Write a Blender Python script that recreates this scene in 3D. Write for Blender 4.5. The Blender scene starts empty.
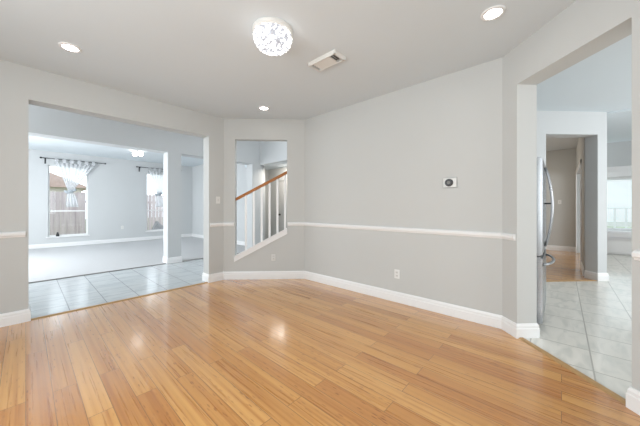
import bpy, bmesh, math, random
from mathutils import Vector, Matrix
random.seed(4)
PI = math.pi
S = bpy.context.scene
COL = S.collection

# ------------------------------------------------------------------ camera
cam_d = bpy.data.cameras.new('camera')
cam = bpy.data.objects.new('camera', cam_d); COL.objects.link(cam)
cam.location = (0, 0, 1.2237)
cam.rotation_euler = (PI/2, 0, math.radians(-47.82))
cam_d.sensor_width = 36.0; cam_d.sensor_fit = 'HORIZONTAL'
cam_d.lens = 266.59/640*36
cam_d.shift_y = -5.5/640
cam_d.clip_start = 0.02
S.camera = cam

# ------------------------------------------------------------------ world, lights, exposure
W = bpy.data.worlds.new('World'); S.world = W; W.use_nodes = True
bg = W.node_tree.nodes['Background']
bg.inputs[0].default_value = (0.86, 0.93, 1.0, 1); bg.inputs[1].default_value = 3.0
S.view_settings.view_transform = 'Standard'; S.view_settings.look = 'None'
S.view_settings.gamma = 1.0; S.view_settings.use_curve_mapping = False
S.view_settings.exposure = 0.0

def area(name, loc, direction, sx, sy, power, color):
    l = bpy.data.lights.new(name, 'AREA'); l.shape = 'RECTANGLE'; l.size = sx; l.size_y = sy
    l.energy = power; l.color = color
    o = bpy.data.objects.new(name, l); COL.objects.link(o)
    o.location = loc
    o.rotation_euler = Vector(direction).to_track_quat('-Z', 'Y').to_euler()
    return o
DAY = (0.93, 0.97, 1.0); NEU = (0.90, 0.965, 1.0)
area('dining_window_light', (-1.55, 0.9, 1.5), (1, 0, 0.0), 3.4, 1.8, 104, NEU)
area('dining_front_window_light', (0.2, -1.13, 1.55), (0, 1, 0), 2.2, 1.5, 16, NEU)
area('living_fill_light', (-1.9, 8.3, 1.5), (1, -0.05, -0.05), 2.8, 2.0, 215, DAY)  # added panel for living room daylight; no window is built in this wall
area('hall_fill_light', (-1.9, 5.4, 2.6), (1, 0, -0.15), 1.5, 2.6, 66, DAY)  # added panel to brighten the tall hall; no window behind it
area('foyer_fill_light', (3.6, 4.75, 3.4), (-0.1, 0.6, -0.8), 1.2, 0.8, 9, DAY)  # added high panel so the foyer is not dark; no transom exists
area('kitchen_fill_light', (5.6, -3.9, 1.6), (0, 1, 0.05), 3.6, 1.5, 115, (0.95, 0.98, 1.0))  # added out of view for kitchen daylight; the wall there is solid
area('kitchen_side_fill_light', (1.9, -2.7, 1.5), (0.6, 0.8, 0), 1.4, 1.5, 30, (1.0, 0.97, 0.93))  # added to brighten the opening's jamb and near tiles; no window behind
area('corridor_area_light', (8.6, 1.5, 2.6), (0.1, -0.6, -1), 0.5, 0.5, 17, (1.0, 0.9, 0.76))  # warm area light with no fixture; lights the corridor and doorway jamb
area('passage_lamp_light', (4.9, 6.0, 2.40), (0.3, 0.1, -1), 0.4, 0.4, 15, (1.0, 0.92, 0.82))

# ------------------------------------------------------------------ materials
def mat(name):
    m = bpy.data.materials.new(name); m.use_nodes = True
    nt = m.node_tree
    return m, nt, nt.nodes['Principled BSDF']

def noise_color(nt, c, amt, scale, coord='Object', detail=3):
    tc = nt.nodes.new('ShaderNodeTexCoord'); n = nt.nodes.new('ShaderNodeTexNoise')
    n.inputs['Scale'].default_value = scale; n.inputs['Detail'].default_value = detail
    nt.links.new(tc.outputs[coord], n.inputs['Vector'])
    r = nt.nodes.new('ShaderNodeMix'); r.data_type = 'RGBA'
    r.inputs['A'].default_value = tuple(x*(1-amt) for x in c)+(1,)
    r.inputs['B'].default_value = tuple(min(1, x*(1+amt)) for x in c)+(1,)
    nt.links.new(n.outputs['Fac'], r.inputs['Factor'])
    return r.outputs['Result'], n

def simple(name, c, rough=0.5, metal=0.0, amt=0.02, scale=6.0, bump=0.0, bscale=120.0, spec=0.5):
    m, nt, b = mat(name)
    out, _ = noise_color(nt, c, amt, scale)
    nt.links.new(out, b.inputs['Base Color'])
    b.inputs['Roughness'].default_value = rough; b.inputs['Metallic'].default_value = metal
    b.inputs['Specular IOR Level'].default_value = spec
    if bump:
        tc = nt.nodes.new('ShaderNodeTexCoord'); n = nt.nodes.new('ShaderNodeTexNoise')
        n.inputs['Scale'].default_value = bscale; n.inputs['Detail'].default_value = 3
        nt.links.new(tc.outputs['Object'], n.inputs['Vector'])
        bp = nt.nodes.new('ShaderNodeBump'); bp.inputs['Strength'].default_value = bump; bp.inputs['Distance'].default_value = 0.01
        nt.links.new(n.outputs['Fac'], bp.inputs['Height']); nt.links.new(bp.outputs['Normal'], b.inputs['Normal'])
    return m

def emit(name, c, strength):
    m, nt, b = mat(name)
    b.inputs['Base Color'].default_value = (0.9, 0.9, 0.9, 1)
    b.inputs['Emission Color'].default_value = tuple(c)+(1,)
    b.inputs['Emission Strength'].default_value = strength
    return m

def ramp(nt, stops):
    r = nt.nodes.new('ShaderNodeValToRGB'); e = r.color_ramp.elements
    while len(e) < len(stops): e.new(0.5)
    for i, (p, c) in enumerate(stops):
        e[i].position = p; e[i].color = tuple(c)+(1,)
    return r

def bamboo_material():
    m, nt, b = mat('bamboo_planks')
    N, Lk = nt.nodes, nt.links
    tc = N.new('ShaderNodeTexCoord')
    sep = N.new('ShaderNodeSeparateXYZ'); Lk.new(tc.outputs['Object'], sep.inputs[0])
    cmb = N.new('ShaderNodeCombineXYZ')
    Lk.new(sep.outputs['Y'], cmb.inputs['X']); Lk.new(sep.outputs['X'], cmb.inputs['Y'])
    br = N.new('ShaderNodeTexBrick')
    br.offset = 0.37; br.offset_frequency = 2; br.squash = 1.0
    br.inputs['Scale'].default_value = 1.0
    br.inputs['Brick Width'].default_value = 1.25; br.inputs['Row Height'].default_value = 0.12
    br.inputs['Mortar Size'].default_value = 0.0021; br.inputs['Mortar Smooth'].default_value = 0.3
    br.inputs['Bias'].default_value = 0.0
    br.inputs['Color1'].default_value = (0, 0, 0, 1); br.inputs['Color2'].default_value = (1, 1, 1, 1)
    br.inputs['Mortar'].default_value = (0.5, 0.5, 0.5, 1)
    Lk.new(cmb.outputs[0], br.inputs['Vector'])
    tone = ramp(nt, [(0.0, (0.55, 0.232, 0.056)), (0.3, (0.63, 0.30, 0.082)), (0.65, (0.69, 0.348, 0.10)), (1.0, (0.74, 0.395, 0.13))])
    Lk.new(br.outputs['Color'], tone.inputs['Fac'])
    # streaks along the plank
    mp = N.new('ShaderNodeMapping'); mp.inputs['Scale'].default_value = (60, 1.5, 1)
    Lk.new(tc.outputs['Object'], mp.inputs['Vector'])
    # offset the grain per plank
    ad = N.new('ShaderNodeVectorMath'); ad.operation = 'ADD'
    sc = N.new('ShaderNodeVectorMath'); sc.operation = 'SCALE'; sc.inputs['Scale'].default_value = 37.0
    Lk.new(br.outputs['Color'], sc.inputs[0]); Lk.new(mp.outputs[0], ad.inputs[0]); Lk.new(sc.outputs[0], ad.inputs[1])
    g = N.new('ShaderNodeTexNoise'); g.inputs['Scale'].default_value = 1.0; g.inputs['Detail'].default_value = 5
    Lk.new(ad.outputs[0], g.inputs['Vector'])
    gr = ramp(nt, [(0.26, (0.66, 0.52, 0.38)), (0.48, (1, 1, 1)), (0.75, (1.0, 1.0, 1.0))])
    Lk.new(g.outputs['Fac'], gr.inputs['Fac'])
    mx = N.new('ShaderNodeMix'); mx.data_type = 'RGBA'; mx.blend_type = 'MULTIPLY'; mx.inputs['Factor'].default_value = 0.85
    Lk.new(tone.outputs['Color'], mx.inputs['A']); Lk.new(gr.outputs['Color'], mx.inputs['B'])
    mp3 = N.new('ShaderNodeMapping'); mp3.inputs['Scale'].default_value = (42, 0.45, 1)
    Lk.new(tc.outputs['Object'], mp3.inputs['Vector'])
    ad3 = N.new('ShaderNodeVectorMath'); ad3.operation = 'ADD'
    Lk.new(mp3.outputs[0], ad3.inputs[0]); Lk.new(sc.outputs[0], ad3.inputs[1])
    g3 = N.new('ShaderNodeTexNoise'); g3.inputs['Scale'].default_value = 1.0; g3.inputs['Detail'].default_value = 2
    Lk.new(ad3.outputs[0], g3.inputs['Vector'])
    r3 = ramp(nt, [(0.30, (0.78, 0.64, 0.48)), (0.50, (0.97, 0.95, 0.92)), (0.70, (1.06, 1.08, 1.12))])
    Lk.new(g3.outputs['Fac'], r3.inputs['Fac'])
    mx0 = N.new('ShaderNodeMix'); mx0.data_type = 'RGBA'; mx0.blend_type = 'MULTIPLY'; mx0.inputs['Factor'].default_value = 0.9
    Lk.new(mx.outputs['Result'], mx0.inputs['A']); Lk.new(r3.outputs['Color'], mx0.inputs['B'])
    mx = mx0
    # bamboo nodes: short darker ticks across strips
    mp2 = N.new('ShaderNodeMapping'); mp2.inputs['Scale'].default_value = (52, 11, 1)
    Lk.new(tc.outputs['Object'], mp2.inputs['Vector'])
    v = N.new('ShaderNodeTexVoronoi'); v.inputs['Scale'].default_value = 1.0; v.inputs['Randomness'].default_value = 1.0
    Lk.new(mp2.outputs[0], v.inputs['Vector'])
    vr = ramp(nt, [(0.0, (0.40, 0.26, 0.15)), (0.16, (0.55, 0.40, 0.27)), (0.28, (1, 1, 1))])
    Lk.new(v.outputs['Distance'], vr.inputs['Fac'])
    mx2 = N.new('ShaderNodeMix'); mx2.data_type = 'RGBA'; mx2.blend_type = 'MULTIPLY'; mx2.inputs['Factor'].default_value = 0.7
    nm = N.new('ShaderNodeTexNoise'); nm.inputs['Scale'].default_value = 2.6; nm.inputs['Detail'].default_value = 2
    Lk.new(ad3.outputs[0], nm.inputs['Vector']); nm.inputs['Scale'].default_value = 0.35
    nr = N.new('ShaderNodeMapRange'); nr.inputs['From Min'].default_value = 0.45; nr.inputs['From Max'].default_value = 0.68
    nr.inputs['To Min'].default_value = 0.08; nr.inputs['To Max'].default_value = 0.9
    Lk.new(nm.outputs['Fac'], nr.inputs['Value']); Lk.new(nr.outputs[0], mx2.inputs['Factor'])
    Lk.new(mx.outputs['Result'], mx2.inputs['A']); Lk.new(vr.outputs['Color'], mx2.inputs['B'])
    # seams
    mx3 = N.new('ShaderNodeMix'); mx3.data_type = 'RGBA'
    mx3.inputs['B'].default_value = (0.16, 0.065, 0.022, 1)
    sf = N.new('ShaderNodeMath'); sf.operation = 'MULTIPLY'; sf.inputs[1].default_value = 0.75
    Lk.new(br.outputs['Fac'], sf.inputs[0])
    Lk.new(sf.outputs[0], mx3.inputs['Factor']); Lk.new(mx2.outputs['Result'], mx3.inputs['A'])
    Lk.new(mx3.outputs['Result'], b.inputs['Base Color'])
    rn = N.new('ShaderNodeMapRange'); rn.inputs['To Min'].default_value = 0.22; rn.inputs['To Max'].default_value = 0.36
    Lk.new(g.outputs['Fac'], rn.inputs['Value']); Lk.new(rn.outputs[0], b.inputs['Roughness'])
    b.inputs['Specular IOR Level'].default_value = 0.5
    b.inputs['Coat Weight'].default_value = 1.0; b.inputs['Coat Roughness'].default_value = 0.14
    bp = N.new('ShaderNodeBump'); bp.inputs['Strength'].default_value = 0.10; bp.inputs['Distance'].default_value = 0.003
    Lk.new(g.outputs['Fac'], bp.inputs['Height']); Lk.new(bp.outputs['Normal'], b.inputs['Normal'])
    return m

def tile_material(name, size, ox, oy, base, vein, grout):
    m, nt, b = mat(name)
    N, Lk = nt.nodes, nt.links
    tc = N.new('ShaderNodeTexCoord')
    mp = N.new('ShaderNodeMapping'); mp.inputs['Location'].default_value = (-ox, -oy, 0)
    Lk.new(tc.outputs['Object'], mp.inputs['Vector'])
    br = N.new('ShaderNodeTexBrick'); br.offset = 0.0; br.squash = 1.0
    br.inputs['Scale'].default_value = 1.0; br.inputs['Brick Width'].default_value = size; br.inputs['Row Height'].default_value = size
    br.inputs['Mortar Size'].default_value = 0.0055; br.inputs['Mortar Smooth'].default_value = 0.2
    br.inputs['Color1'].default_value = (0, 0, 0, 1); br.inputs['Color2'].default_value = (1, 1, 1, 1)
    Lk.new(mp.outputs[0], br.inputs['Vector'])
    mp2 = N.new('ShaderNodeMapping'); mp2.inputs['Scale'].default_value = (3.0, 9.0, 1); mp2.inputs['Rotation'].default_value = (0, 0, 0.5)
    Lk.new(tc.outputs['Object'], mp2.inputs['Vector'])
    ad = N.new('ShaderNodeVectorMath'); ad.operation = 'ADD'
    sc = N.new('ShaderNodeVectorMath'); sc.operation = 'SCALE'; sc.inputs['Scale'].default_value = 9.0
    Lk.new(br.outputs['Color'], sc.inputs[0]); Lk.new(mp2.outputs[0], ad.inputs[0]); Lk.new(sc.outputs[0], ad.inputs[1])
    n = N.new('ShaderNodeTexNoise'); n.inputs['Scale'].default_value = 1.0; n.inputs['Detail'].default_value = 6; n.inputs['Distortion'].default_value = 1.2
    Lk.new(ad.outputs[0], n.inputs['Vector'])
    rp = ramp(nt, [(0.35, vein), (0.55, base), (0.8, tuple(min(1, x*1.06) for x in base))])
    Lk.new(n.outputs['Fac'], rp.inputs['Fac'])
    mx = N.new('ShaderNodeMix'); mx.data_type = 'RGBA'; mx.inputs['B'].default_value = tuple(grout)+(1,)
    Lk.new(br.outputs['Fac'], mx.inputs['Factor']); Lk.new(rp.outputs['Color'], mx.inputs['A'])
    Lk.new(mx.outputs['Result'], b.inputs['Base Color'])
    b.inputs['Roughness'].default_value = 0.16
    return m

def glass_material():
    m = bpy.data.materials.new('window_glass'); m.use_nodes = True
    nt = m.node_tree; nt.nodes.clear()
    o = nt.nodes.new('ShaderNodeOutputMaterial'); mx = nt.nodes.new('ShaderNodeMixShader')
    t = nt.nodes.new('ShaderNodeBsdfTransparent'); t.inputs[0].default_value = (0.96, 0.98, 0.98, 1)
    g = nt.nodes.new('ShaderNodeBsdfGlossy'); g.inputs['Roughness'].default_value = 0.02
    mx.inputs[0].default_value = 0.06
    nt.links.new(t.outputs[0], mx.inputs[1]); nt.links.new(g.outputs[0], mx.inputs[2]); nt.links.new(mx.outputs[0], o.inputs[0])
    return m

def sheer_material():
    m = bpy.data.materials.new('sheer_fabric'); m.use_nodes = True
    nt = m.node_tree; nt.nodes.clear()
    o = nt.nodes.new('ShaderNodeOutputMaterial')
    t = nt.nodes.new('ShaderNodeBsdfTransparent')
    tr = nt.nodes.new('ShaderNodeBsdfTranslucent'); tr.inputs[0].default_value = (0.92, 0.93, 0.95, 1)
    d = nt.nodes.new('ShaderNodeBsdfDiffuse'); d.inputs[0].default_value = (0.88, 0.89, 0.91, 1)
    wv = nt.nodes.new('ShaderNodeTexNoise'); wv.inputs['Scale'].default_value = 300
    m1 = nt.nodes.new('ShaderNodeMixShader'); m1.inputs[0].default_value = 0.45
    m2 = nt.nodes.new('ShaderNodeMixShader')
    mr = nt.nodes.new('ShaderNodeMapRange'); mr.inputs['To Min'].default_value = 0.42; mr.inputs['To Max'].default_value = 0.72
    nt.links.new(wv.outputs['Fac'], mr.inputs['Value']); nt.links.new(mr.outputs[0], m2.inputs[0])
    nt.links.new(d.outputs[0], m1.inputs[1]); nt.links.new(tr.outputs[0], m1.inputs[2])
    nt.links.new(t.outputs[0], m2.inputs[1]); nt.links.new(m1.outputs[0], m2.inputs[2]); nt.links.new(m2.outputs[0], o.inputs[0])
    return m

def fence_material():
    m, nt, b = mat('weathered_fence')
    N, Lk = nt.nodes, nt.links
    tc = N.new('ShaderNodeTexCoord')
    mp = N.new('ShaderNodeMapping'); mp.inputs['Scale'].default_value = (14, 14, 0.9)
    Lk.new(tc.outputs['Object'], mp.inputs['Vector'])
    n = N.new('ShaderNodeTexNoise'); n.inputs['Scale'].default_value = 1; n.inputs['Detail'].default_value = 4
    Lk.new(mp.outputs[0], n.inputs['Vector'])
    rp = ramp(nt, [(0.3, (0.43, 0.35, 0.37)), (0.5, (0.57, 0.48, 0.49)), (0.7, (0.66, 0.57, 0.58))])
    Lk.new(n.outputs['Fac'], rp.inputs['Fac']); Lk.new(rp.outputs['Color'], b.inputs['Base Color'])
    b.inputs['Roughness'].default_value = 0.9
    return m

def steel_material():
    m, nt, b = mat('stainless_steel')
    N, Lk = nt.nodes, nt.links
    tc = N.new('ShaderNodeTexCoord'); mp = N.new('ShaderNodeMapping'); mp.inputs['Scale'].default_value = (2, 2, 220)
    Lk.new(tc.outputs['Object'], mp.inputs['Vector'])
    n = N.new('ShaderNodeTexNoise'); n.inputs['Scale'].default_value = 1
    Lk.new(mp.outputs[0], n.inputs['Vector'])
    mr = N.new('ShaderNodeMapRange'); mr.inputs['To Min'].default_value = 0.22; mr.inputs['To Max'].default_value = 0.36
    Lk.new(n.outputs['Fac'], mr.inputs['Value']); Lk.new(mr.outputs[0], b.inputs['Roughness'])
    b.inputs['Base Color'].default_value = (0.38, 0.39, 0.405, 1); b.inputs['Metallic'].default_value = 1.0
    return m

M = dict(
    wall=simple('greige_wall_paint', (0.562, 0.568, 0.556), 0.75, amt=0.012, scale=2.0, bump=0.06, bscale=160),
    cool=simple('daylit_wall_paint', (0.60, 0.615, 0.62), 0.75, amt=0.012, scale=2.0, bump=0.05, bscale=160),  # same paint as the dining room, with cool daylight put into its colour
    ceil=simple('white_ceiling_paint', (0.69, 0.745, 0.78), 0.85, amt=0.01, scale=2.0, bump=0.10, bscale=90),
    trim=simple('white_trim_paint', (0.85, 0.85, 0.85), 0.32, amt=0.01),
    wood=bamboo_material(),
    strip=simple('oak_threshold_wood', (0.45, 0.27, 0.115), 0.4, amt=0.2, scale=25),
    tile=tile_material('hall_stone_tile', 0.353, 0.0, 4.28, (0.56, 0.59, 0.60), (0.45, 0.49, 0.51), (0.24, 0.26, 0.27)),
    ktile=tile_material('kitchen_stone_tile', 0.39, 0.12, -0.178, (0.76, 0.74, 0.685), (0.65, 0.645, 0.60), (0.46, 0.45, 0.41)),
    carpet=simple('pale_carpet_pile', (0.57, 0.57, 0.575), 0.95, amt=0.06, scale=40, bump=0.5, bscale=260, spec=0.1),
    plastic=simple('white_plastic', (0.80, 0.80, 0.78), 0.35, amt=0.01),
    grille=simple('white_enamel_grille', (0.72, 0.71, 0.68), 0.4, amt=0.02),
    dark=simple('black_plastic', (0.025, 0.025, 0.027), 0.3, amt=0.1),
    shadow=simple('dark_duct_shade', (0.10, 0.09, 0.08), 0.7, amt=0.1),  # dark colour standing for the shade behind the vent blades
    slot=simple('outlet_slot_grey', (0.22, 0.21, 0.20), 0.5, amt=0.05),
    face=simple('outlet_face_plastic', (0.68, 0.67, 0.65), 0.4, amt=0.02),
    oak=simple('stained_oak_handrail', (0.38, 0.135, 0.024), 0.35, amt=0.25, scale=18),
    iron=simple('black_iron', (0.03, 0.03, 0.033), 0.45, metal=0.6, amt=0.1),
    steel=steel_material(),
    gasket=simple('fridge_side_grey', (0.17, 0.175, 0.185), 0.5, metal=0.2, amt=0.03),
    glass=glass_material(), sheer=sheer_material(), fence=fence_material(),
    satin=simple('grey_satin_bow', (0.42, 0.46, 0.50), 0.5, amt=0.05),
    roof=simple('terracotta_shingles', (0.42, 0.30, 0.27), 0.9, amt=0.25, scale=8),
    brick=simple('pale_stucco', (0.62, 0.56, 0.52), 0.9, amt=0.08, scale=8),
    grass=simple('lawn_grass', (0.20, 0.26, 0.12), 0.95, amt=0.3, scale=9),
    rock=simple('grey_garden_rock', (0.30, 0.29, 0.30), 0.9, amt=0.35, scale=9, bump=0.5, bscale=20),
    nickel=simple('brushed_nickel', (0.55, 0.53, 0.50), 0.3, metal=1.0, amt=0.03),
    bronze=simple('dark_bronze', (0.05, 0.042, 0.035), 0.4, metal=0.7, amt=0.1),
    doorp=simple('pale_grey_door_paint', (0.56, 0.56, 0.55), 0.45, amt=0.01),
    cushion=simple('white_cushion_cloth', (0.82, 0.82, 0.83), 0.9, amt=0.03, bump=0.2, bscale=90),
    slats=simple('white_blind_slat', (0.86, 0.88, 0.88), 0.5, amt=0.01),
    lamp=emit('lit_lens', (1.0, 0.96, 0.90), 22.0),
    globe=emit('lit_frosted_globe', (1.0, 0.96, 0.92), 8.0),
)

def crystal_material():
    m, nt, b = mat('lit_crystal_beads')
    N, Lk = nt.nodes, nt.links
    tc = N.new('ShaderNodeTexCoord'); v = N.new('ShaderNodeTexVoronoi'); v.inputs['Scale'].default_value = 42
    Lk.new(tc.outputs['Object'], v.inputs['Vector'])
    rp = ramp(nt, [(0.0, (1, 0.985, 0.96)), (0.43, (1, 0.985, 0.96)), (0.56, (0.15, 0.155, 0.17)), (1.0, (0.1, 0.1, 0.11))])
    Lk.new(v.outputs['Distance'], rp.inputs['Fac'])
    b.inputs['Base Color'].default_value = (0.2, 0.2, 0.21, 1); b.inputs['Roughness'].default_value = 0.15
    Lk.new(rp.outputs['Color'], b.inputs['Emission Color']); b.inputs['Emission Strength'].default_value = 3.2
    return m
M['crystal'] = crystal_material()

# ------------------------------------------------------------------ mesh helpers
def nb(): return bmesh.new()
def box(bm, x0, x1, y0, y1, z0, z1, bevel=0.0):
    r = bmesh.ops.create_cube(bm, size=1.0)
    vs = r['verts']
    for v in vs:
        v.co = Vector(((x0+x1)/2+v.co.x*(x1-x0), (y0+y1)/2+v.co.y*(y1-y0), (z0+z1)/2+v.co.z*(z1-z0)))
    if bevel:
        es = list({e for v in vs for e in v.link_edges})
        bmesh.ops.bevel(bm, geom=es, offset=bevel, segments=2, affect='EDGES', clamp_overlap=True)
def prism(bm, pts, a0, a1, axis='y'):
    """polygon pts (p,q) extruded along an axis: axis y -> (p, a, q); z -> (p, q, a); x -> (a, p, q)"""
    def mk(p, q, a):
        return (p, a, q) if axis == 'y' else ((p, q, a) if axis == 'z' else (a, p, q))
    A = [bm.verts.new(mk(p, q, a0)) for p, q in pts]; B = [bm.verts.new(mk(p, q, a1)) for p, q in pts]
    bm.faces.new(A); bm.faces.new(B[::-1]); n = len(pts)
    for i in range(n): bm.faces.new((A[i], A[(i+1) % n], B[(i+1) % n], B[i]))
    bmesh.ops.recalc_face_normals(bm, faces=bm.faces[:])
def lathe(bm, prof, seg=32, c=(0, 0, 0), axis='z'):
    def mk(r, h, t):
        x, y = r*math.cos(t), r*math.sin(t)
        p = (x, y, h) if axis == 'z' else ((x, h, y) if axis == 'y' else (h, x, y))
        return Vector(c)+Vector(p)
    rings = []
    for r, h in prof:
        if r < 1e-6: rings.append([bm.verts.new(mk(0, h, 0))])
        else: rings.append([bm.verts.new(mk(r, h, 2*PI*i/seg)) for i in range(seg)])
    for a, b in zip(rings, rings[1:]):
        for i in range(seg):
            j = (i+1) % seg
            if len(a) == 1 and len(b) == 1: continue
            if len(a) == 1: bm.faces.new((a[0], b[j], b[i]))
            elif len(b) == 1: bm.faces.new((a[i], a[j], b[0]))
            else: bm.faces.new((a[i], a[j], b[j], b[i]))
    bmesh.ops.recalc_face_normals(bm, faces=bm.faces[:])
def tube(bm, pts, r, seg=10, flat=1.0):
    pts = [Vector(p) for p in pts]; rings = []
    for i, p in enumerate(pts):
        t = (pts[min(i+1, len(pts)-1)]-pts[max(i-1, 0)]).normalized()
        up = Vector((0, 0, 1)) if abs(t.z) < 0.9 else Vector((1, 0, 0))
        s = t.cross(up).normalized(); u = s.cross(t)
        rings.append([bm.verts.new(p+r*(math.cos(2*PI*k/seg)*s+flat*math.sin(2*PI*k/seg)*u)) for k in range(seg)])
    for a, b in zip(rings, rings[1:]):
        for k in range(seg): bm.faces.new((a[k], a[(k+1) % seg], b[(k+1) % seg], b[k]))
    bm.faces.new(rings[0]); bm.faces.new(rings[-1][::-1])
    bmesh.ops.recalc_face_normals(bm, faces=bm.faces[:])
def sweep(bm, prof, path):
    """profile (out, z) along a floor path; 'out' is to the right of travel; mitred"""
    P = [Vector(p) for p in path]; rows = []
    for i, p in enumerate(P):
        ns = []
        if i > 0: d = (P[i]-P[i-1]).normalized(); ns.append(Vector((d.y, -d.x)))
        if i < len(P)-1: d = (P[i+1]-P[i]).normalized(); ns.append(Vector((d.y, -d.x)))
        if len(ns) == 2:
            mm = (ns[0]+ns[1]).normalized(); mm = mm/max(0.3, mm.dot(ns[0]))
        else: mm = ns[0]
        rows.append([bm.verts.new((p.x+mm.x*o, p.y+mm.y*o, z)) for o, z in prof])
    n = len(prof)
    for a, b in zip(rows, rows[1:]):
        for k in range(n): bm.faces.new((a[k], a[(k+1) % n], b[(k+1) % n], b[k]))
    bm.faces.new(rows[0]); bm.faces.new(rows[-1][::-1])
    bmesh.ops.recalc_face_normals(bm, faces=bm.faces[:])

def obj(name, bm, m, parent=None, loc=(0, 0, 0), rz=0.0, smooth=False):
    me = bpy.data.meshes.new(name); bm.to_mesh(me); bm.free()
    me.materials.append(M[m] if isinstance(m, str) else m)
    if smooth:
        for p in me.polygons: p.use_smooth = True
    o = bpy.data.objects.new(name, me); COL.objects.link(o)
    o.location = loc; o.rotation_euler = (0, 0, rz)
    if parent: o.parent = parent
    return o
def struct(name, bm, m, **k):
    o = obj(name, bm, m, **k); o['kind'] = 'structure'; return o
def tag(o, label, cat, group=None):
    o['label'] = label; o['category'] = cat
    if group: o['group'] = group
    return o
def thing(name, label, cat, loc=(0, 0, 0), rz=0.0, group=None):
    o = bpy.data.objects.new(name, None); COL.objects.link(o); o.empty_display_size = 0.1
    o.location = loc; o.rotation_euler = (0, 0, rz)
    return tag(o, label, cat, group)
def dup(root, loc, rz, label):
    def cp(o, parent):
        c = o.copy(); COL.objects.link(c)
        if parent: c.parent = parent
        for ch in o.children: cp(ch, c)
        return c
    r = cp(root, None); r.location = loc; r.rotation_euler = (0, 0, rz); r['label'] = label
    return r
def wall(name, loc, deg, polys, thick, m='wall'):
    """wall in its own frame: x to the right as seen from its face, y into the wall, z up; each poly in (x, z)"""
    bm = nb()
    for p in polys:
        if len(p) == 4 and not isinstance(p[0], tuple):
            u0, u1, z0, z1 = p; p = [(u0, z0), (u1, z0), (u1, z1), (u0, z1)]
        prism(bm, p, 0, thick, 'y')
    return struct(name, bm, m, loc=loc, rz=math.radians(deg))
def slab(name, pts, z0, z1, m):
    bm = nb(); prism(bm, pts, z0, z1, 'z'); return struct(name, bm, m)

# ------------------------------------------------------------------ setting: dining room
H = 2.74; r2 = math.sqrt(0.5)
XR, YL = 3.2314, 4.2596
BX, AY, CY = 2.259, 3.2879, 0.4430          # corners: left/niche, niche/right, right/kitchen wall
KD = 2.7883                                 # kitchen wall front: x - y = KD
dining = [(-1.6, -1.19), (1.60, -1.19), (3.30, 0.48), (3.29, 3.32), (2.30, 4.31), (-1.6, 4.31)]
slab('floor', [(-1.6, -1.19), (1.598, -1.19), (3.26, 0.4717), (3.26, 3.3), (2.29, 4.275), (-1.6, 4.275)], -0.1, 0.0, 'wood')
slab('ceiling', dining, H, H+0.2, 'ceil')
# left wall with the wide opening (frame origin at x = 0)
wall('wall_left', (0, YL, 0), 0, [(-1.7, 0.02, 0, H+.2), (0.02, 2.005, 2.39, H+.2), (2.005, 2.26, 0, H+.2)], 0.2)
# niche wall at 45 degrees; origin at its left corner
nu0, nu1, nlen = 0.191, 1.073, 1.3745
nz0, nz1, nzt = 0.385, 0.850, 2.388
wall('wall_stair', (BX, YL, 0), -45,
     [(0, nu0, 0, H+.2), (nu1, nlen+0.05, 0, H+.2), (nu0, nu1, nzt, H+.2), [(nu0, 0), (nu1, 0), (nu1, nz1), (nu0, nz0)]], 0.12)
wall('wall_right', (XR, AY, 0), -90, [(-0.05, AY-CY, 0, H+.2)], 0.12)
# kitchen wall: origin at C, x runs (-.707,-.707)
ku0, ku1 = 0.1855, 1.073
wall('wall_kitchen_side', (XR, CY, 0), -135, [(-0.0, ku0, 0, H+.2), (ku0, ku1, 2.382, H+.2), (ku1, 2.31, 0, H+.2)], 0.195)
wall('wall_front', (1.6, -1.19, 0), 180, [(0, 3.3, 0, H+.2)], 0.12)
wall('wall_far_left', (-1.6, -1.31, 0), 90, [(0, 5.7, 0, H+.2)], 0.12)

BASE = [(0, 0), (0.017, 0), (0.017, 0.085), (0.013, 0.092), (0.013, 0.112), (0.006, 0.130), (0, 0.132)]
RAIL = [(0, 0.908), (0.010, 0.910), (0.014, 0.922), (0.024, 0.930), (0.026, 0.952), (0.018, 0.962), (0.008, 0.968), (0, 0.968)]
def kp(u, d=0.0): return (XR-r2*u+r2*d, CY-r2*u-r2*d)
def np_(u, d=0.0): return (BX+r2*u+r2*d, YL-r2*u+r2*d)
def base(name, path, prof=BASE):
    bm = nb(); sweep(bm, prof, path); return struct(name, bm, 'trim')
base('baseboard_left', [(-1.6, YL), (0.02, YL), (0.02, YL+0.2), (0.0, YL+0.2)])
base('baseboard_right', [(2.03, YL+0.2), (2.005, YL+0.2), (2.005, YL), (BX, YL), (XR, AY), (XR, CY), kp(ku0), kp(ku0, 0.195), kp(ku0-0.03, 0.195)])
base('baseboard_kitchen_side', [kp(ku1+0.03, 0.195), kp(ku1, 0.195), kp(ku1), kp(2.29)])
base('trim_1', [(-1.6, YL), (-0.002, YL)], RAIL)
base('trim_2', [(2.022, YL), (BX, YL), np_(nu0-0.012)], RAIL)
base('trim_3', [np_(nu1+0.012), (XR, AY), (XR, CY), kp(ku0-0.014)], RAIL)
base('trim_4', [kp(ku1+0.02), kp(2.29)], RAIL)
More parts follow.
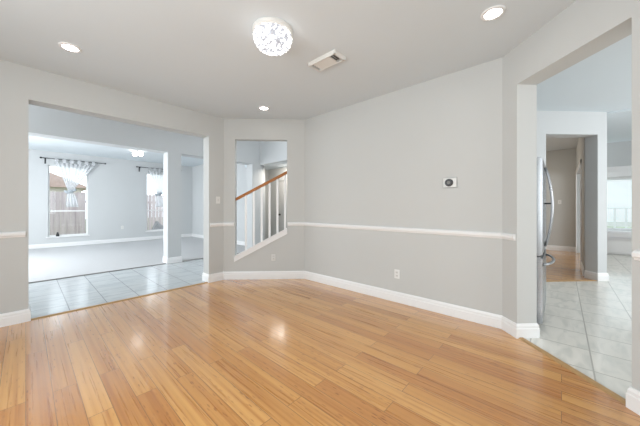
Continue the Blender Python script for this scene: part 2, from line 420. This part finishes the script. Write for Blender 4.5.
# white trim of the stair opening: sloped cap and apron
sl = (nz1-nz0)/(nu1-nu0)
def nzl(u): return nz0+sl*(u-nu0)
bm = nb()
prism(bm, [(nu0, nzl(nu0)), (nu1, nzl(nu1)), (nu1, nzl(nu1)+0.016), (nu0, nzl(nu0)+0.016)], -0.03, 0.125, 'y')
ua, ub = nu0-0.012, nu1+0.004
prism(bm, [(ua, nzl(ua)-0.082), (ub, nzl(ub)-0.082), (ub, nzl(ub)-0.002), (ua, nzl(ua)-0.002)], -0.016, -0.0005, 'y')
prism(bm, [(ua, nzl(ua)-0.024), (ub, nzl(ub)-0.024), (ub, nzl(ub)-0.002), (ua, nzl(ua)-0.002)], -0.026, -0.016, 'y')
struct('trim_5', bm, 'trim', loc=(BX, YL, 0), rz=-PI/4)
# threshold strips
bm = nb(); prism(bm, [(YL-0.002, 0), (YL+0.05, 0), (YL+0.04, 0.010), (YL+0.012, 0.010)], 0.02, 2.0, 'x'); struct('trim_6', bm, 'strip')
bm = nb(); prism(bm, [(0.0, 0), (0.055, 0), (0.045, 0.010), (0.014, 0.010)], ku0-0.02, ku1+0.02, 'x'); struct('trim_7', bm, 'strip', loc=(XR, CY, 0), rz=math.radians(-135))

# ------------------------------------------------------------------ setting: hall, foyer, living room
HH = 4.2; LH = 2.93; YW = 6.33; YF = 11.5
slab('floor_hall', [(-2.0, 4.275), (2.29, 4.275), (3.26, 3.3), (5.5, 3.3), (5.5, 7.3), (4.57, 7.3), (4.57, 6.38), (-2.0, 6.38)], -0.1, -0.002, 'tile')
slab('floor_living', [(-2.0, 6.38), (4.7, 6.38), (4.7, YF), (-2.0, YF)], -0.1, 0.008, 'carpet')
bm = nb(); prism(bm, [(6.365, 0), (6.395, 0), (6.39, 0.012), (6.37, 0.012)], -2.0, 4.2, 'x'); struct('trim_8', bm, 'slot')
slab('ceiling_hall', [(-2.1, 4.3), (5.6, 4.3), (5.6, 7.3), (-2.1, 7.3)], HH, HH+0.2, 'ceil')
slab('ceiling_living', [(-2.0, 6.45), (4.82, 6.45), (4.82, YF+0.15), (-2.0, YF+0.15)], LH, LH+0.2, 'ceil')
cx0, cx1 = 2.068, 2.345
wall('wall_hall', (0, YW, 0), 0, [(-2.0, -1.0, 0, HH), (-1.0, cx0, 2.43, HH), (cx0, cx1, 0, HH), (cx1, 4.2, 2.43, HH), (4.2, 4.45, 0, HH)], 0.275, 'cool')
wall('wall_foyer', (4.45, YW+0.275, 0), -90, [(0, 0.276, 0, HH), (0.276, 1.6, 2.43, HH), (1.6, 3.0, 0, HH)], 0.12, 'cool')
wall('wall_hall_end', (-2.0, 4.2, 0), 90, [(0, 2.5, 0, HH)], 0.12, 'cool')
wall('wall_above_opening', (0, YL+0.02, H+0.2), 0, [(-2.0, 4.5, 0, HH-H-0.2)], 0.18, 'cool')
wall('wall_living_left', (-2.0, 6.6, 0), 90, [(0, 5.0, 0, LH)], 0.12, 'cool')
wx = [(0.451, 1.372), (3.03, 3.951)]; wz0, wz1 = 0.335, 2.52
wall('wall_living_back', (0, YF, 0), 0, [(-2.0, wx[0][0], 0, LH), (wx[0][0], wx[0][1], 0, wz0), (wx[0][0], wx[0][1], wz1, LH),
     (wx[0][1], wx[1][0], 0, LH), (wx[1][0], wx[1][1], 0, wz0), (wx[1][0], wx[1][1], wz1, LH), (wx[1][1], 4.7, 0, LH)], 0.15, 'cool')
wall('wall_living_right', (4.7, YF+0.15, 0), -90, [(0, 5.06, 0, LH)], 0.12, 'cool')
base('baseboard_living', [(-2.0, YF), (4.7, YF), (4.7, 6.6)])
base('baseboard_hall', [(cx0, YW+0.275), (cx0, YW), (cx1, YW), (cx1, YW+0.275), (cx0, YW+0.275)])
# passage beyond the foyer
slab('ceiling_passage', [(4.57, 4.4), (5.5, 4.4), (5.5, 7.3), (4.57, 7.3)], 2.47, 2.6, 'ceil')
wall('wall_passage', (5.4, 7.3, 0), -90, [(0, 0.58, 0, 2.47), (0.58, 1.42, 2.06, 2.47), (1.42, 3.0, 0, 2.47)], 0.12, 'wall')
wall('wall_passage_end', (4.76, 7.2, 0), 0, [(0, 0.7, 0, 2.47)], 0.1)
wall('wall_passage_near', (5.45, 4.5, 0), 180, [(0, 1.0, 0, 2.47)], 0.1)
bm = nb(); box(bm, 0.585, 1.415, 0.02, 0.06, 0.01, 2.055)
for (z0, z1) in ((0.25, 0.95), (1.08, 1.9)):
    for (a, b) in ((0.69, 0.95), (1.05, 1.31)): box(bm, a, b, 0.012, 0.022, z0, z1, 0.004)
d1 = struct('door_1', bm, 'doorp', loc=(5.4, 7.3, 0), rz=-PI/2)
bm = nb(); lathe(bm, [(0, -0.055), (0.02, -0.054), (0.029, -0.04), (0.026, -0.026), (0.012, -0.018), (0.012, 0.0), (0.03, 0.004), (0.03, 0.012)], 20, axis='y')
obj('door_knob', bm, 'bronze', d1, loc=(0.675, 0.008, 1.0), smooth=True)
# stairs behind the niche wall
bm = nb()
for k in range(9):
    u = -0.2+0.33*k
    box(bm, u, u+0.335, 0.122, 1.10, 0.0 if k < 3 else 0.165*(k-2), 0.165*(k+1))
struct('stairs', bm, 'carpet', loc=(BX, YL, 0), rz=-PI/4)

# living room windows
def window(name, x0, x1, y, z0, z1, rail):
    w = bpy.data.objects.new(name, None); COL.objects.link(w); w['kind'] = 'structure'; w.location = (x0, y, z0)
    ww, hh = x1-x0, z1-z0
    bm = nb(); t = 0.035
    box(bm, 0, ww, 0.07, 0.12, 0, t); box(bm, 0, ww, 0.07, 0.12, hh-t, hh)
    box(bm, 0, t, 0.07, 0.12, t, hh-t); box(bm, ww-t, ww, 0.07, 0.12, t, hh-t)
    box(bm, t, ww-t, 0.075, 0.115, rail-z0-0.018, rail-z0+0.018)
    obj('window_frame', bm, 'trim', w)
    bm = nb(); box(bm, t, ww-t, 0.094, 0.098, t, hh-t); obj('pane', bm, 'glass', w)
    bm = nb(); box(bm, -0.04, ww+0.04, -0.035, 0.07, -0.03, -0.002, 0.004); obj('window_sill', bm, 'trim', w)
    return w
window('window_1', wx[0][0], wx[0][1], YF, wz0, wz1, 1.115)
window('window_2', wx[1][0], wx[1][1], YF, wz0, wz1, 1.115)

# ------------------------------------------------------------------ setting: kitchen, nook, corridor
KH = 2.82; NH = 3.0
slab('floor_kitchen', [(3.26, 0.4717), (3.40, 1.05), (5.0, 1.05), (6.53, -0.50), (10.9, -0.50), (10.9, -4.0), (1.6, -4.0), (1.598, -1.19)], -0.1, -0.001, 'ktile')
slab('floor_corridor', [(5.0, 1.05), (6.53, -0.50), (6.7, -0.4), (10.3, -0.4), (10.3, 2.1), (5.0, 2.1)], -0.1, 0.0, 'wood')
bm = nb(); prism(bm, [(-0.01, 0), (0.04, 0), (0.03, 0.01), (0.0, 0.01)], 1.10, 2.03, 'x'); struct('trim_9', bm, 'strip', loc=(4.98, 0.98, 0), rz=-PI/4)
slab('ceiling_kitchen', [(3.30, 0.42), (3.35, 1.05), (5.0, 1.05), (6.62, -0.57), (6.62, -4.0), (1.6, -4.0), (1.7, -1.2)], KH, KH+0.12, 'ceil')
slab('ceiling_nook', [(6.5, -0.3), (10.95, -0.3), (10.95, -4.0), (6.5, -4.0)], NH, NH+0.12, 'ceil')
slab('ceiling_corridor', [(5.0, 1.1), (6.5, -0.4), (6.8, -0.4), (10.3, -0.4), (10.3, 2.1), (5.0, 2.1)], 2.86, 2.98, 'ceil')
wall('wall_kitchen_fridge', (3.35, 1.0, 0), 0, [(0, 1.62, 0, KH)], 0.12, 'cool')
wall('wall_kitchen_doorway', (4.98, 0.98, 0), -45, [(0, 1.117, 0, NH), (1.117, 2.018, 2.44, NH), (2.018, 2.182, 0, NH)], 0.2, 'cool')
wall('wall_corridor_right', (10.3, -0.3, 0), 180, [(0, 0.35, 0, NH), (0.35, 2.75, 2.12, NH), (2.75, 3.62, 0, NH)], 0.2)
wall('wall_corridor_end', (10.2, 2.1, 0), -90, [(0, 2.4, 0, NH)], 0.1)
wall('wall_corridor_left', (5.0, 2.0, 0), 0, [(0, 5.3, 0, NH)], 0.1)
wall('wall_corridor_near', (5.0, 1.0, 0), 90, [(0, 1.05, 0, NH)], 0.1)
wall('wall_kitchen_far', (10.8, -4.0, 0), 180, [(0, 9.3, 0, NH)], 0.12, 'cool')
wall('wall_kitchen_near', (1.6, -4.0, 0), 90, [(0, 2.75, 0, NH)], 0.12, 'cool')
nwy0, nwy1 = -0.72, -3.3
wall('wall_nook', (10.8, -0.3, 0), -90, [(0, -0.3-nwy0, 0, NH), (-0.3-nwy0, -0.3-nwy1, 0, 0.60), (-0.3-nwy0, -0.3-nwy1, 2.06, NH), (-0.3-nwy1, 3.7, 0, NH)], 0.15, 'cool')
base('baseboard_corridor_end', [(10.2, 2.0), (10.2, -0.3), (9.95, -0.3)])
base('baseboard_corridor_right', [(7.55, -0.3), (6.68, -0.3)])
def qp(u, d=0.0): return (4.98+r2*u+r2*d, 0.98-r2*u+r2*d)
base('baseboard_kitchen', [qp(2.018, 0.2), qp(2.018), qp(2.182), qp(2.182, 0.2)])
# casing around the corridor's side doorway
bm = nb()
box(bm, 7.55, 7.63, -0.30, -0.285, 0, 2.20); box(bm, 9.87, 9.95, -0.30, -0.285, 0, 2.20); box(bm, 7.55, 9.95, -0.30, -0.285, 2.12, 2.20)
struct('trim_10', bm, 'trim')
bm = nb(); box(bm, 6.54, 6.62, -4.0, -0.58, KH-0.03, KH-0.001); struct('added_ceiling_lip', bm, 'ceil')  # added lip; gives the brightness edge of the kitchen ceiling a shape
# wide bay window of the nook, its casing
w3 = bpy.data.objects.new('window_3', None); COL.objects.link(w3); w3['kind'] = 'structure'; w3.location = (10.8, nwy0, 0); w3.rotation_euler = (0, 0, -PI/2)
ww = nwy0-nwy1
bm = nb()
box(bm, 0, ww, 0.06, 0.12, 0.60, 0.65); box(bm, 0, ww, 0.06, 0.12, 2.01, 2.06)
for k in range(4):
    a = k*(ww-0.06)/3; box(bm, a, a+0.06, 0.06, 0.12, 0.65, 2.01)
obj('window_frame', bm, 'trim', w3)
bm = nb()
box(bm, -0.11, ww+0.11, -0.02, 0.0, 2.06, 2.18); box(bm, -0.13, ww+0.13, -0.045, 0.0, 2.18, 2.215, 0.006); box(bm, -0.14, ww+0.14, -0.06, 0.0, 2.30, 2.335, 0.006)
box(bm, -0.12, ww+0.12, -0.02, 0.0, 2.215, 2.30)
box(bm, -0.11, 0, -0.02, 0.0, 0.56, 2.06); box(bm, ww, ww+0.11, -0.02, 0.0, 0.56, 2.06)
obj('casing', bm, 'trim', w3)
bm = nb(); box(bm, 0.02, ww-0.02, 0.088, 0.092, 0.64, 2.02); obj('pane', bm, 'glass', w3)

# ------------------------------------------------------------------ outdoors
bm = nb(); prism(bm, [(-30, 11.66), (11, 11.66), (11, -30), (11.02, -30), (40, -30), (40, 45), (-30, 45)], -0.4, -0.25, 'z'); struct('floor_garden', bm, 'grass')
def fence(name, label, loc, rz, n, h, w=0.14):
    f = thing(name, label, 'fence', loc, rz)
    bm = nb()
    for i in range(n):
        hh = h+random.uniform(-0.01, 0.01)
        prism(bm, [(i*w, 0.03), (i*w+w-0.012, 0.03), (i*w+w-0.012, hh-0.03), (i*w+w-0.04, hh), (i*w+0.03, hh), (i*w, hh-0.03)], 0, 0.02, 'y')
    obj('board_panel', bm, 'fence', f)
    for z in (0.35, h-0.35):
        bm = nb(); box(bm, 0, n*w, 0.02, 0.06, z-0.045, z+0.045); obj('rail', bm, 'fence', f)
    for k in range(0, n+1, 16):
        bm = nb(); box(bm, k*w-0.05, k*w+0.05, 0.06, 0.16, 0, h-0.05); obj('post', bm, 'fence', f)
    return f
fence('wooden_fence', 'weathered grey brown board fence outside the living room windows', (-3.2, 13.6, -0.25), 0, 74, 2.05)
h = thing('house', 'pale neighbouring house with reddish roof behind the board fence', 'house', (-4.5, 20.0, -0.25))
bm = nb(); box(bm, 0, 6.6, 0, 6, 0, 2.6); obj('wall', bm, 'brick', h)
bm = nb(); prism(bm, [(-0.4, 2.55), (7.0, 2.55), (3.3, 4.2)], -0.4, 6.4, 'y'); obj('roof', bm, 'roof', h)
bm = nb()
bmesh.ops.create_icosphere(bm, subdivisions=3, radius=1.0)
for v in bm.verts:
    n = 1+0.18*math.sin(4*v.co.x+1.3)*math.cos(5*v.co.y)+0.1*math.sin(9*v.co.z+v.co.x*3)
    v.co = Vector((v.co.x*0.42*n, v.co.y*0.25*n, max(-0.6, v.co.z)*0.47*n*(1.25 if v.co.x > 0 else 0.6)))
o = obj('garden_rock', bm, 'rock', None, loc=(3.55, 12.35, 0.02), smooth=True)
tag(o, 'low grey mound on the ground outside the right living room window', 'rock')
# white deck railing beyond the nook window
f = thing('deck_railing', 'white railing with thin balusters outside the nook window', 'railing', (12.6, 0.5, -0.25), -PI/2)
bm = nb(); box(bm, 0, 6, -0.03, 0.03, 1.42, 1.48); box(bm, 0, 6, -0.025, 0.025, 0.55, 0.60)
obj('rail', bm, 'trim', f)
for k in range(25):
    bm = nb(); a = 0.05+k*0.24; box(bm, a, a+0.05, -0.02, 0.02, 0.60 if k % 8 else 0, 1.42); obj('baluster', bm, 'trim', f)

# ------------------------------------------------------------------ things in the dining room
# crystal flush ceiling light
cl = thing('ceiling_light', 'lit crystal beaded flush dome light on the dining room ceiling', 'ceiling light', (1.425, 1.838, H))
bm = nb(); lathe(bm, [(0, 0), (0.172, 0), (0.174, -0.010), (0.170, -0.024), (0.160, -0.034), (0, -0.034)], 48)
obj('base_plate', bm, 'grille', cl, smooth=False)
bm = nb()
prof = [(0.0, -0.162)]+[(0.158*math.sin(t)**0.62, -0.052-0.110*math.cos(t)) for t in [PI/2*k/10 for k in range(1, 11)]]+[(0.152, -0.036)]
lathe(bm, prof, 40)
ga = PI*(3-math.sqrt(5))
for k in range(230):
    q = (k+0.5)/230; t = math.acos(1-q)
    R, z = 0.158*math.sin(t)**0.62, -0.052-0.110*math.cos(t); ph = k*ga
    mtx = Matrix.Translation((R*math.cos(ph), R*math.sin(ph), z)) @ Matrix.Rotation(ph, 4, 'Z') @ Matrix.Rotation(t, 4, 'Y')
    bmesh.ops.create_icosphere(bm, subdivisions=1, radius=0.0105, matrix=mtx)
obj('crystal_shade', bm, 'crystal', cl)

# recessed lights
rl = thing('recessed_light', '', 'recessed light', (0.283, 3.445, H), 0, 'recessed ceiling lights')
bm = nb(); lathe(bm, [(0.058, -0.001), (0.060, -0.010), (0.080, -0.008), (0.084, -0.002), (0.084, 0)], 32); obj('trim_ring', bm, 'trim', rl, smooth=True)
bm = nb(); lathe(bm, [(0, -0.004), (0.060, -0.004), (0.060, -0.001), (0, -0.001)], 32); obj('lens', bm, 'lamp', rl)
rl['label'] = 'round recessed light in the ceiling above the wide left opening'
dup(rl, (2.438, 3.36, H), 0, 'small recessed light in the ceiling in front of the stair opening')
dup(rl, (2.446, 0.396, H), 0, 'recessed light in the ceiling near the kitchen opening header')

# ceiling vent
cv = thing('ceiling_vent', 'white rectangular air register on the ceiling beside the crystal light', 'air vent', (2.075, 1.79, H))
bm = nb()
hx, hy = 0.09, 0.18
for s in (-1, 1):
    prism(bm, [(s*hx, 0), (s*(hx-0.022), 0), (s*(hx-0.022), -0.034), (s*(hx-0.010), -0.034)], -hy, hy, 'y')
    prism(bm, [(s*hy, 0), (s*(hy-0.022), 0), (s*(hy-0.022), -0.034), (s*(hy-0.010), -0.034)], -hx, hx, 'x')
obj('frame', bm, 'grille', cv)
bm = nb(); box(bm, -hx+0.02, hx-0.02, -hy+0.02, hy-0.02, -0.006, -0.001); obj('shade_panel', bm, 'shadow', cv)  # dark sheet behind the blades; the shade up there is its colour
for k in range(5):
    x = -0.056+k*0.028
    bm = nb(); prism(bm, [(x+0.017, -0.030), (x+0.016, -0.033), (x-0.014, -0.014), (x-0.013, -0.011)], -0.085, hy-0.05, 'y'); obj('blade', bm, 'grille', cv)
for k in range(3):
    y = -0.145+k*0.024
    bm = nb(); prism(bm, [(y-0.006, -0.030), (y-0.005, -0.033), (y+0.014, -0.016), (y+0.013, -0.013)], -hx+0.022, hx-0.022, 'x'); obj('blade', bm, 'grille', cv)

# thermostat
th = thing('thermostat', 'round black dial thermostat on a white plate on the right wall', 'thermostat', (XR, 0.937, 1.505), -PI/2)
bm = nb(); box(bm, -0.074, 0.074, -0.008, 0, -0.056, 0.056, 0.004); obj('wall_plate', bm, 'plastic', th)
bm = nb(); lathe(bm, [(0, -0.030), (0.034, -0.030), (0.041, -0.026), (0.043, -0.012), (0.043, -0.008), (0, -0.008)], 36, axis='y'); obj('dial', bm, 'dark', th, loc=(-0.008, 0, 0.0), smooth=False)
bm = nb(); lathe(bm, [(0, -0.032), (0.017, -0.0318), (0.018, -0.030), (0, -0.030)], 28, axis='y'); obj('display', bm, 'slot', th, loc=(-0.008, 0, 0.0))

# outlets, switches
def outlet(loc, rz, label):
    o = thing('outlet', label, 'power outlet', loc, rz, 'wall outlets')
    bm = nb(); box(bm, -0.036, 0.036, -0.006, 0, -0.058, 0.058, 0.003); obj('cover_plate', bm, 'plastic', o)
    for s in (-1, 1):
        bm = nb(); box(bm, -0.017, 0.017, -0.009, -0.006, s*0.021-0.014, s*0.021+0.014, 0.001); r = obj('receptacle', bm, 'face', o)
        for k in (-1, 1):
            bm = nb(); box(bm, k*0.007-0.0015, k*0.007+0.0015, -0.0096, -0.009, s*0.021-0.005, s*0.021+0.006); obj('slot', bm, 'slot', r)
    return o
ot = outlet((XR, 1.580, 0.362), -PI/2, 'white outlet low on the long right wall below chair rail')
p = np_(0.842); dup(ot, (p[0], p[1], 0.366), -PI/4, 'white outlet below the stair opening near the floor')
dup(ot, (2.29, YF, 0.52), 0, 'tiny white outlet low on the living room back wall between its windows')
ls = thing('light_switch', 'white light switch on the wall between wide opening and stair opening', 'light switch', (2.158, YL, 1.348), 0)
bm = nb(); box(bm, -0.037, 0.037, -0.006, 0, -0.059, 0.059, 0.003); obj('cover_plate', bm, 'plastic', ls)
bm = nb(); box(bm, -0.010, 0.010, -0.012, -0.006, -0.022, 0.022, 0.002); obj('rocker', bm, 'face', ls)
dup(ls, (10.2, 0.04, 1.38), -PI/2, 'white light switch on the corridor wall seen through the kitchen doorway')

# stair railing inside the niche
sr = thing('stair_railing', 'oak handrail on white square balusters in the stair opening', 'railing', (BX, YL, 0), -PI/4)
def hz(u): return 1.394+0.535*(u-0.25)
yc = 0.06
bm = nb()
ua, ub = nu0+0.002, nu1-0.002
prof = [(-0.026, -0.024), (0.026, -0.024), (0.030, 0.004), (0.022, 0.024), (0.0, 0.031), (-0.022, 0.024), (-0.030, 0.004)]
A = [bm.verts.new((ua, yc+a, hz(ua)+b)) for a, b in prof]; B = [bm.verts.new((ub, yc+a, hz(ub)+b)) for a, b in prof]
bm.faces.new(A); bm.faces.new(B[::-1])
for i in range(7): bm.faces.new((A[i], A[(i+1) % 7], B[(i+1) % 7], B[i]))
bmesh.ops.recalc_face_normals(bm, faces=bm.faces[:])
obj('handrail', bm, 'oak', sr)
for u in (0.362, 0.497, 0.632, 0.768, 0.904, 1.036):
    bm = nb(); w = 0.016
    prism(bm, [(u-w, nzl(u-w)+0.017), (u+w, nzl(u+w)+0.017), (u+w, hz(u+w)-0.025), (u-w, hz(u-w)-0.025)], yc-w, yc+w, 'y')
    obj('baluster', bm, 'trim', sr)

# ------------------------------------------------------------------ living room things
def curtain_rod(loc, label):
    r = thing('curtain_rod', label, 'curtain rod', loc, 0, 'living room curtain rods')
    bm = nb(); tube(bm, [(0, 0, 0), (1.50, 0, 0)], 0.010, 12); obj('rod', bm, 'iron', r, smooth=True)
    for x in (0.0, 1.50):
        bm = nb(); bmesh.ops.create_uvsphere(bm, u_segments=12, v_segments=8, radius=0.026, matrix=Matrix.Translation((x, 0, 0))); obj('finial', bm, 'iron', r, smooth=True)
    for x in (0.09, 1.17):
        bm = nb(); box(bm, x-0.014, x+0.014, 0.084, 0.096, -0.16, 0.02); box(bm, x-0.010, x+0.010, 0.0, 0.086, -0.03, -0.012); obj('bracket', bm, 'iron', r)
    return r
cr = curtain_rod((0.30, YF-0.1, 2.70), 'black curtain rod above the left living room window')
dup(cr, (2.706, YF-0.1, 2.70), 0, 'black curtain rod above the right living room window, partly behind the post')

def curtain(loc, label):
    c = thing('curtain', label, 'curtain', loc, 0, 'living room sheer curtains')
    # a sheet of pleats that pinches at the knot and flares again below
    def sheet(name, rows, folds):
        bm = nb(); n = 72; R = []
        for (z, x0, x1, dep) in rows:
            R.append([bm.verts.new((x0+(x1-x0)*k/n, dep*math.sin(2*PI*folds*k/n)+0.3*dep*math.sin(2*PI*folds*0.37*k/n), z)) for k in range(n+1)])
        for a, b in zip(R, R[1:]):
            for k in range(n): bm.faces.new((a[k], a[k+1], b[k+1], b[k]))
        o = obj(name, bm, 'sheer', c, smooth=True)
        md = o.modifiers.new('thickness', 'SOLIDIFY'); md.thickness = 0.002
    top = []
    for i in range(13):
        t = i/12; w = 0.42*(1-t)**1.1+0.06; cxx = 0.03-0.12*t
        top.append((-0.10-0.86*t, cxx-w, cxx+w*(1 if t > 0.3 else 1.0), 0.026-0.004*t))
    sheet('upper_panel', top, 9)
    sheet('tail', [(-1.00, -0.13, -0.05, 0.02), (-1.08, -0.17, 0.02, 0.03), (-1.25, -0.19, 0.07, 0.03), (-1.46, -0.20, 0.10, 0.03)], 4)
    bm = nb()
    bmesh.ops.create_uvsphere(bm, u_segments=16, v_segments=10, radius=1, matrix=Matrix.Translation((-0.09, 0, -0.98)) @ Matrix.Diagonal((0.075, 0.05, 0.06, 1)))
    for s in (-1, 1):
        bmesh.ops.create_uvsphere(bm, u_segments=12, v_segments=8, radius=1, matrix=Matrix.Translation((-0.09+s*0.085, 0, -0.965+s*0.03)) @ Matrix.Rotation(-s*0.6, 4, 'Y') @ Matrix.Diagonal((0.075, 0.03, 0.04, 1)))
    obj('tie', bm, 'satin', c, smooth=True)
    for k in range(6):
        x = -0.40+k*0.172
        bm = nb(); pts = [(0.0, -0.11), (-0.018, -0.02), (-0.018, 0.006), (0, 0.02), (0.018, 0.006), (0.018, -0.02), (0.0, -0.11)]
        V0 = [bm.verts.new((x-0.04, a, b)) for a, b in pts]; V1 = [bm.verts.new((x+0.04, a, b)) for a, b in pts]
        for i in range(len(pts)-1): bm.faces.new((V0[i], V0[i+1], V1[i+1], V1[i]))
        o = obj('tab', bm, 'sheer', c)
        md = o.modifiers.new('thickness', 'SOLIDIFY'); md.thickness = 0.002
    return c
ct = curtain((1.03, YF-0.1, 2.70), 'white sheer curtain knotted halfway down at the left living room window')
dup(ct, (3.50, YF-0.1, 2.70), 0, 'white sheer curtain knotted at the right living room window beside the post')

lf = thing('ceiling_light', 'small two globe light on the living room ceiling beyond the hall', 'ceiling light', (2.275, 9.479, LH))
bm = nb(); lathe(bm, [(0, 0), (0.10, 0), (0.10, -0.02), (0.06, -0.04), (0, -0.045)], 28); obj('base_plate', bm, 'nickel', lf)
for s in (-1, 1):
    bm = nb(); bmesh.ops.create_uvsphere(bm, u_segments=20, v_segments=14, radius=0.068, matrix=Matrix.Translation((s*0.085*0.67, -s*0.085*0.74, -0.09))); obj('globe_shade', bm, 'globe', lf, smooth=True)
bm = nb(); lathe(bm, [(0, 0.13), (0.02, 0.125), (0.024, 0.09), (0.035, 0.06), (0.04, 0.02), (0.035, 0)], 16)
o = obj('figurine', bm, 'dark', None, loc=(0.66, YF+0.03, wz0-0.002), smooth=True)
tag(o, 'tiny dark ornament on the sill of the left living room window', 'ornament')

# ------------------------------------------------------------------ kitchen things
fx0, fw, fy = 3.42, 0.91, 0.155
fr = thing('refrigerator', 'stainless steel french door refrigerator just inside the kitchen opening', 'refrigerator', (fx0, fy, 0))
# frame: x along the front, y into the cabinet
bm = nb(); box(bm, 0, fw, 0.045, 0.76, 0.05, 1.74, 0.008); box(bm, 0.03, fw-0.03, 0.07, 0.74, 0.0, 0.05); obj('cabinet', bm, 'gasket', fr)
for (a, b, hx_) in ((0.002, fw/2-0.003, fw/2-0.05), (fw/2+0.003, fw-0.002, fw/2+0.05)):
    bm = nb(); box(bm, a, b, -0.015, 0.042, 0.74, 1.73, 0.014); d = obj('door', bm, 'steel', fr)
    bm = nb(); pts = []
    for k in range(17):
        t = k/16; pts.append((hx_, -0.022-0.058*math.sin(PI*t)**0.8, 0.80+0.86*t))
    tube(bm, pts, 0.012, 10); obj('handle', bm, 'steel', d, smooth=True)
    bm = nb(); box(bm, hx_-0.008, hx_+0.008, -0.078, -0.014, 1.26, 1.275); obj('handle_bracket', bm, 'iron', d)
bm = nb(); box(bm, 0.002, fw-0.002, -0.015, 0.042, 0.06, 0.73, 0.014); d = obj('drawer', bm, 'steel', fr)
bm = nb(); tube(bm, [(0.08+(fw-0.16)*k/16, -0.022-0.07*math.sin(PI*k/16)**0.6, 0.65) for k in range(17)], 0.013, 10); obj('handle', bm, 'steel', d, smooth=True)

# window seat in the nook
ws = thing('storage_bench', 'white built in bench with pale cushion under the nook window', 'bench', (10.3, -0.52, 0), -PI/2)
bm = nb(); box(bm, 0, 3.0, 0.0, 0.49, 0.03, 0.37); box(bm, 0, 3.0, 0.04, 0.49, 0.0, 0.03); obj('bench_box', bm, 'trim', ws)
bm = nb(); box(bm, 0, 3.0, -0.02, 0.49, 0.395, 0.42, 0.006); box(bm, 0, 3.0, 0.03, 0.49, 0.37, 0.395); obj('bench_top', bm, 'trim', ws)
bm = nb(); box(bm, 0.02, 2.96, 0.01, 0.47, 0.422, 0.60, 0.035); obj('cushion', bm, 'cushion', ws, smooth=False)

# blind over the nook window
bl = thing('window_blind', 'white horizontal slat blind hanging in the nook window', 'blind', (10.8, nwy0, 2.0), -PI/2)
bm = nb(); box(bm, 0.03, ww-0.03, 0.005, 0.05, -0.04, 0.01, 0.004); obj('headrail', bm, 'slats', bl)
bm = nb(); n = 42
for k in range(n):
    z = -0.06-k*(1.26/n)
    prism(bm, [(0.015, z-0.013), (0.016, z-0.011), (0.039, z+0.013), (0.038, z+0.011)], 0.04, ww-0.04, 'x')
obj('slats', bm, 'slats', bl)
bm = nb(); box(bm, 0.04, ww-0.04, 0.012, 0.042, -1.345, -1.325, 0.003); obj('bottom_rail', bm, 'slats', bl)
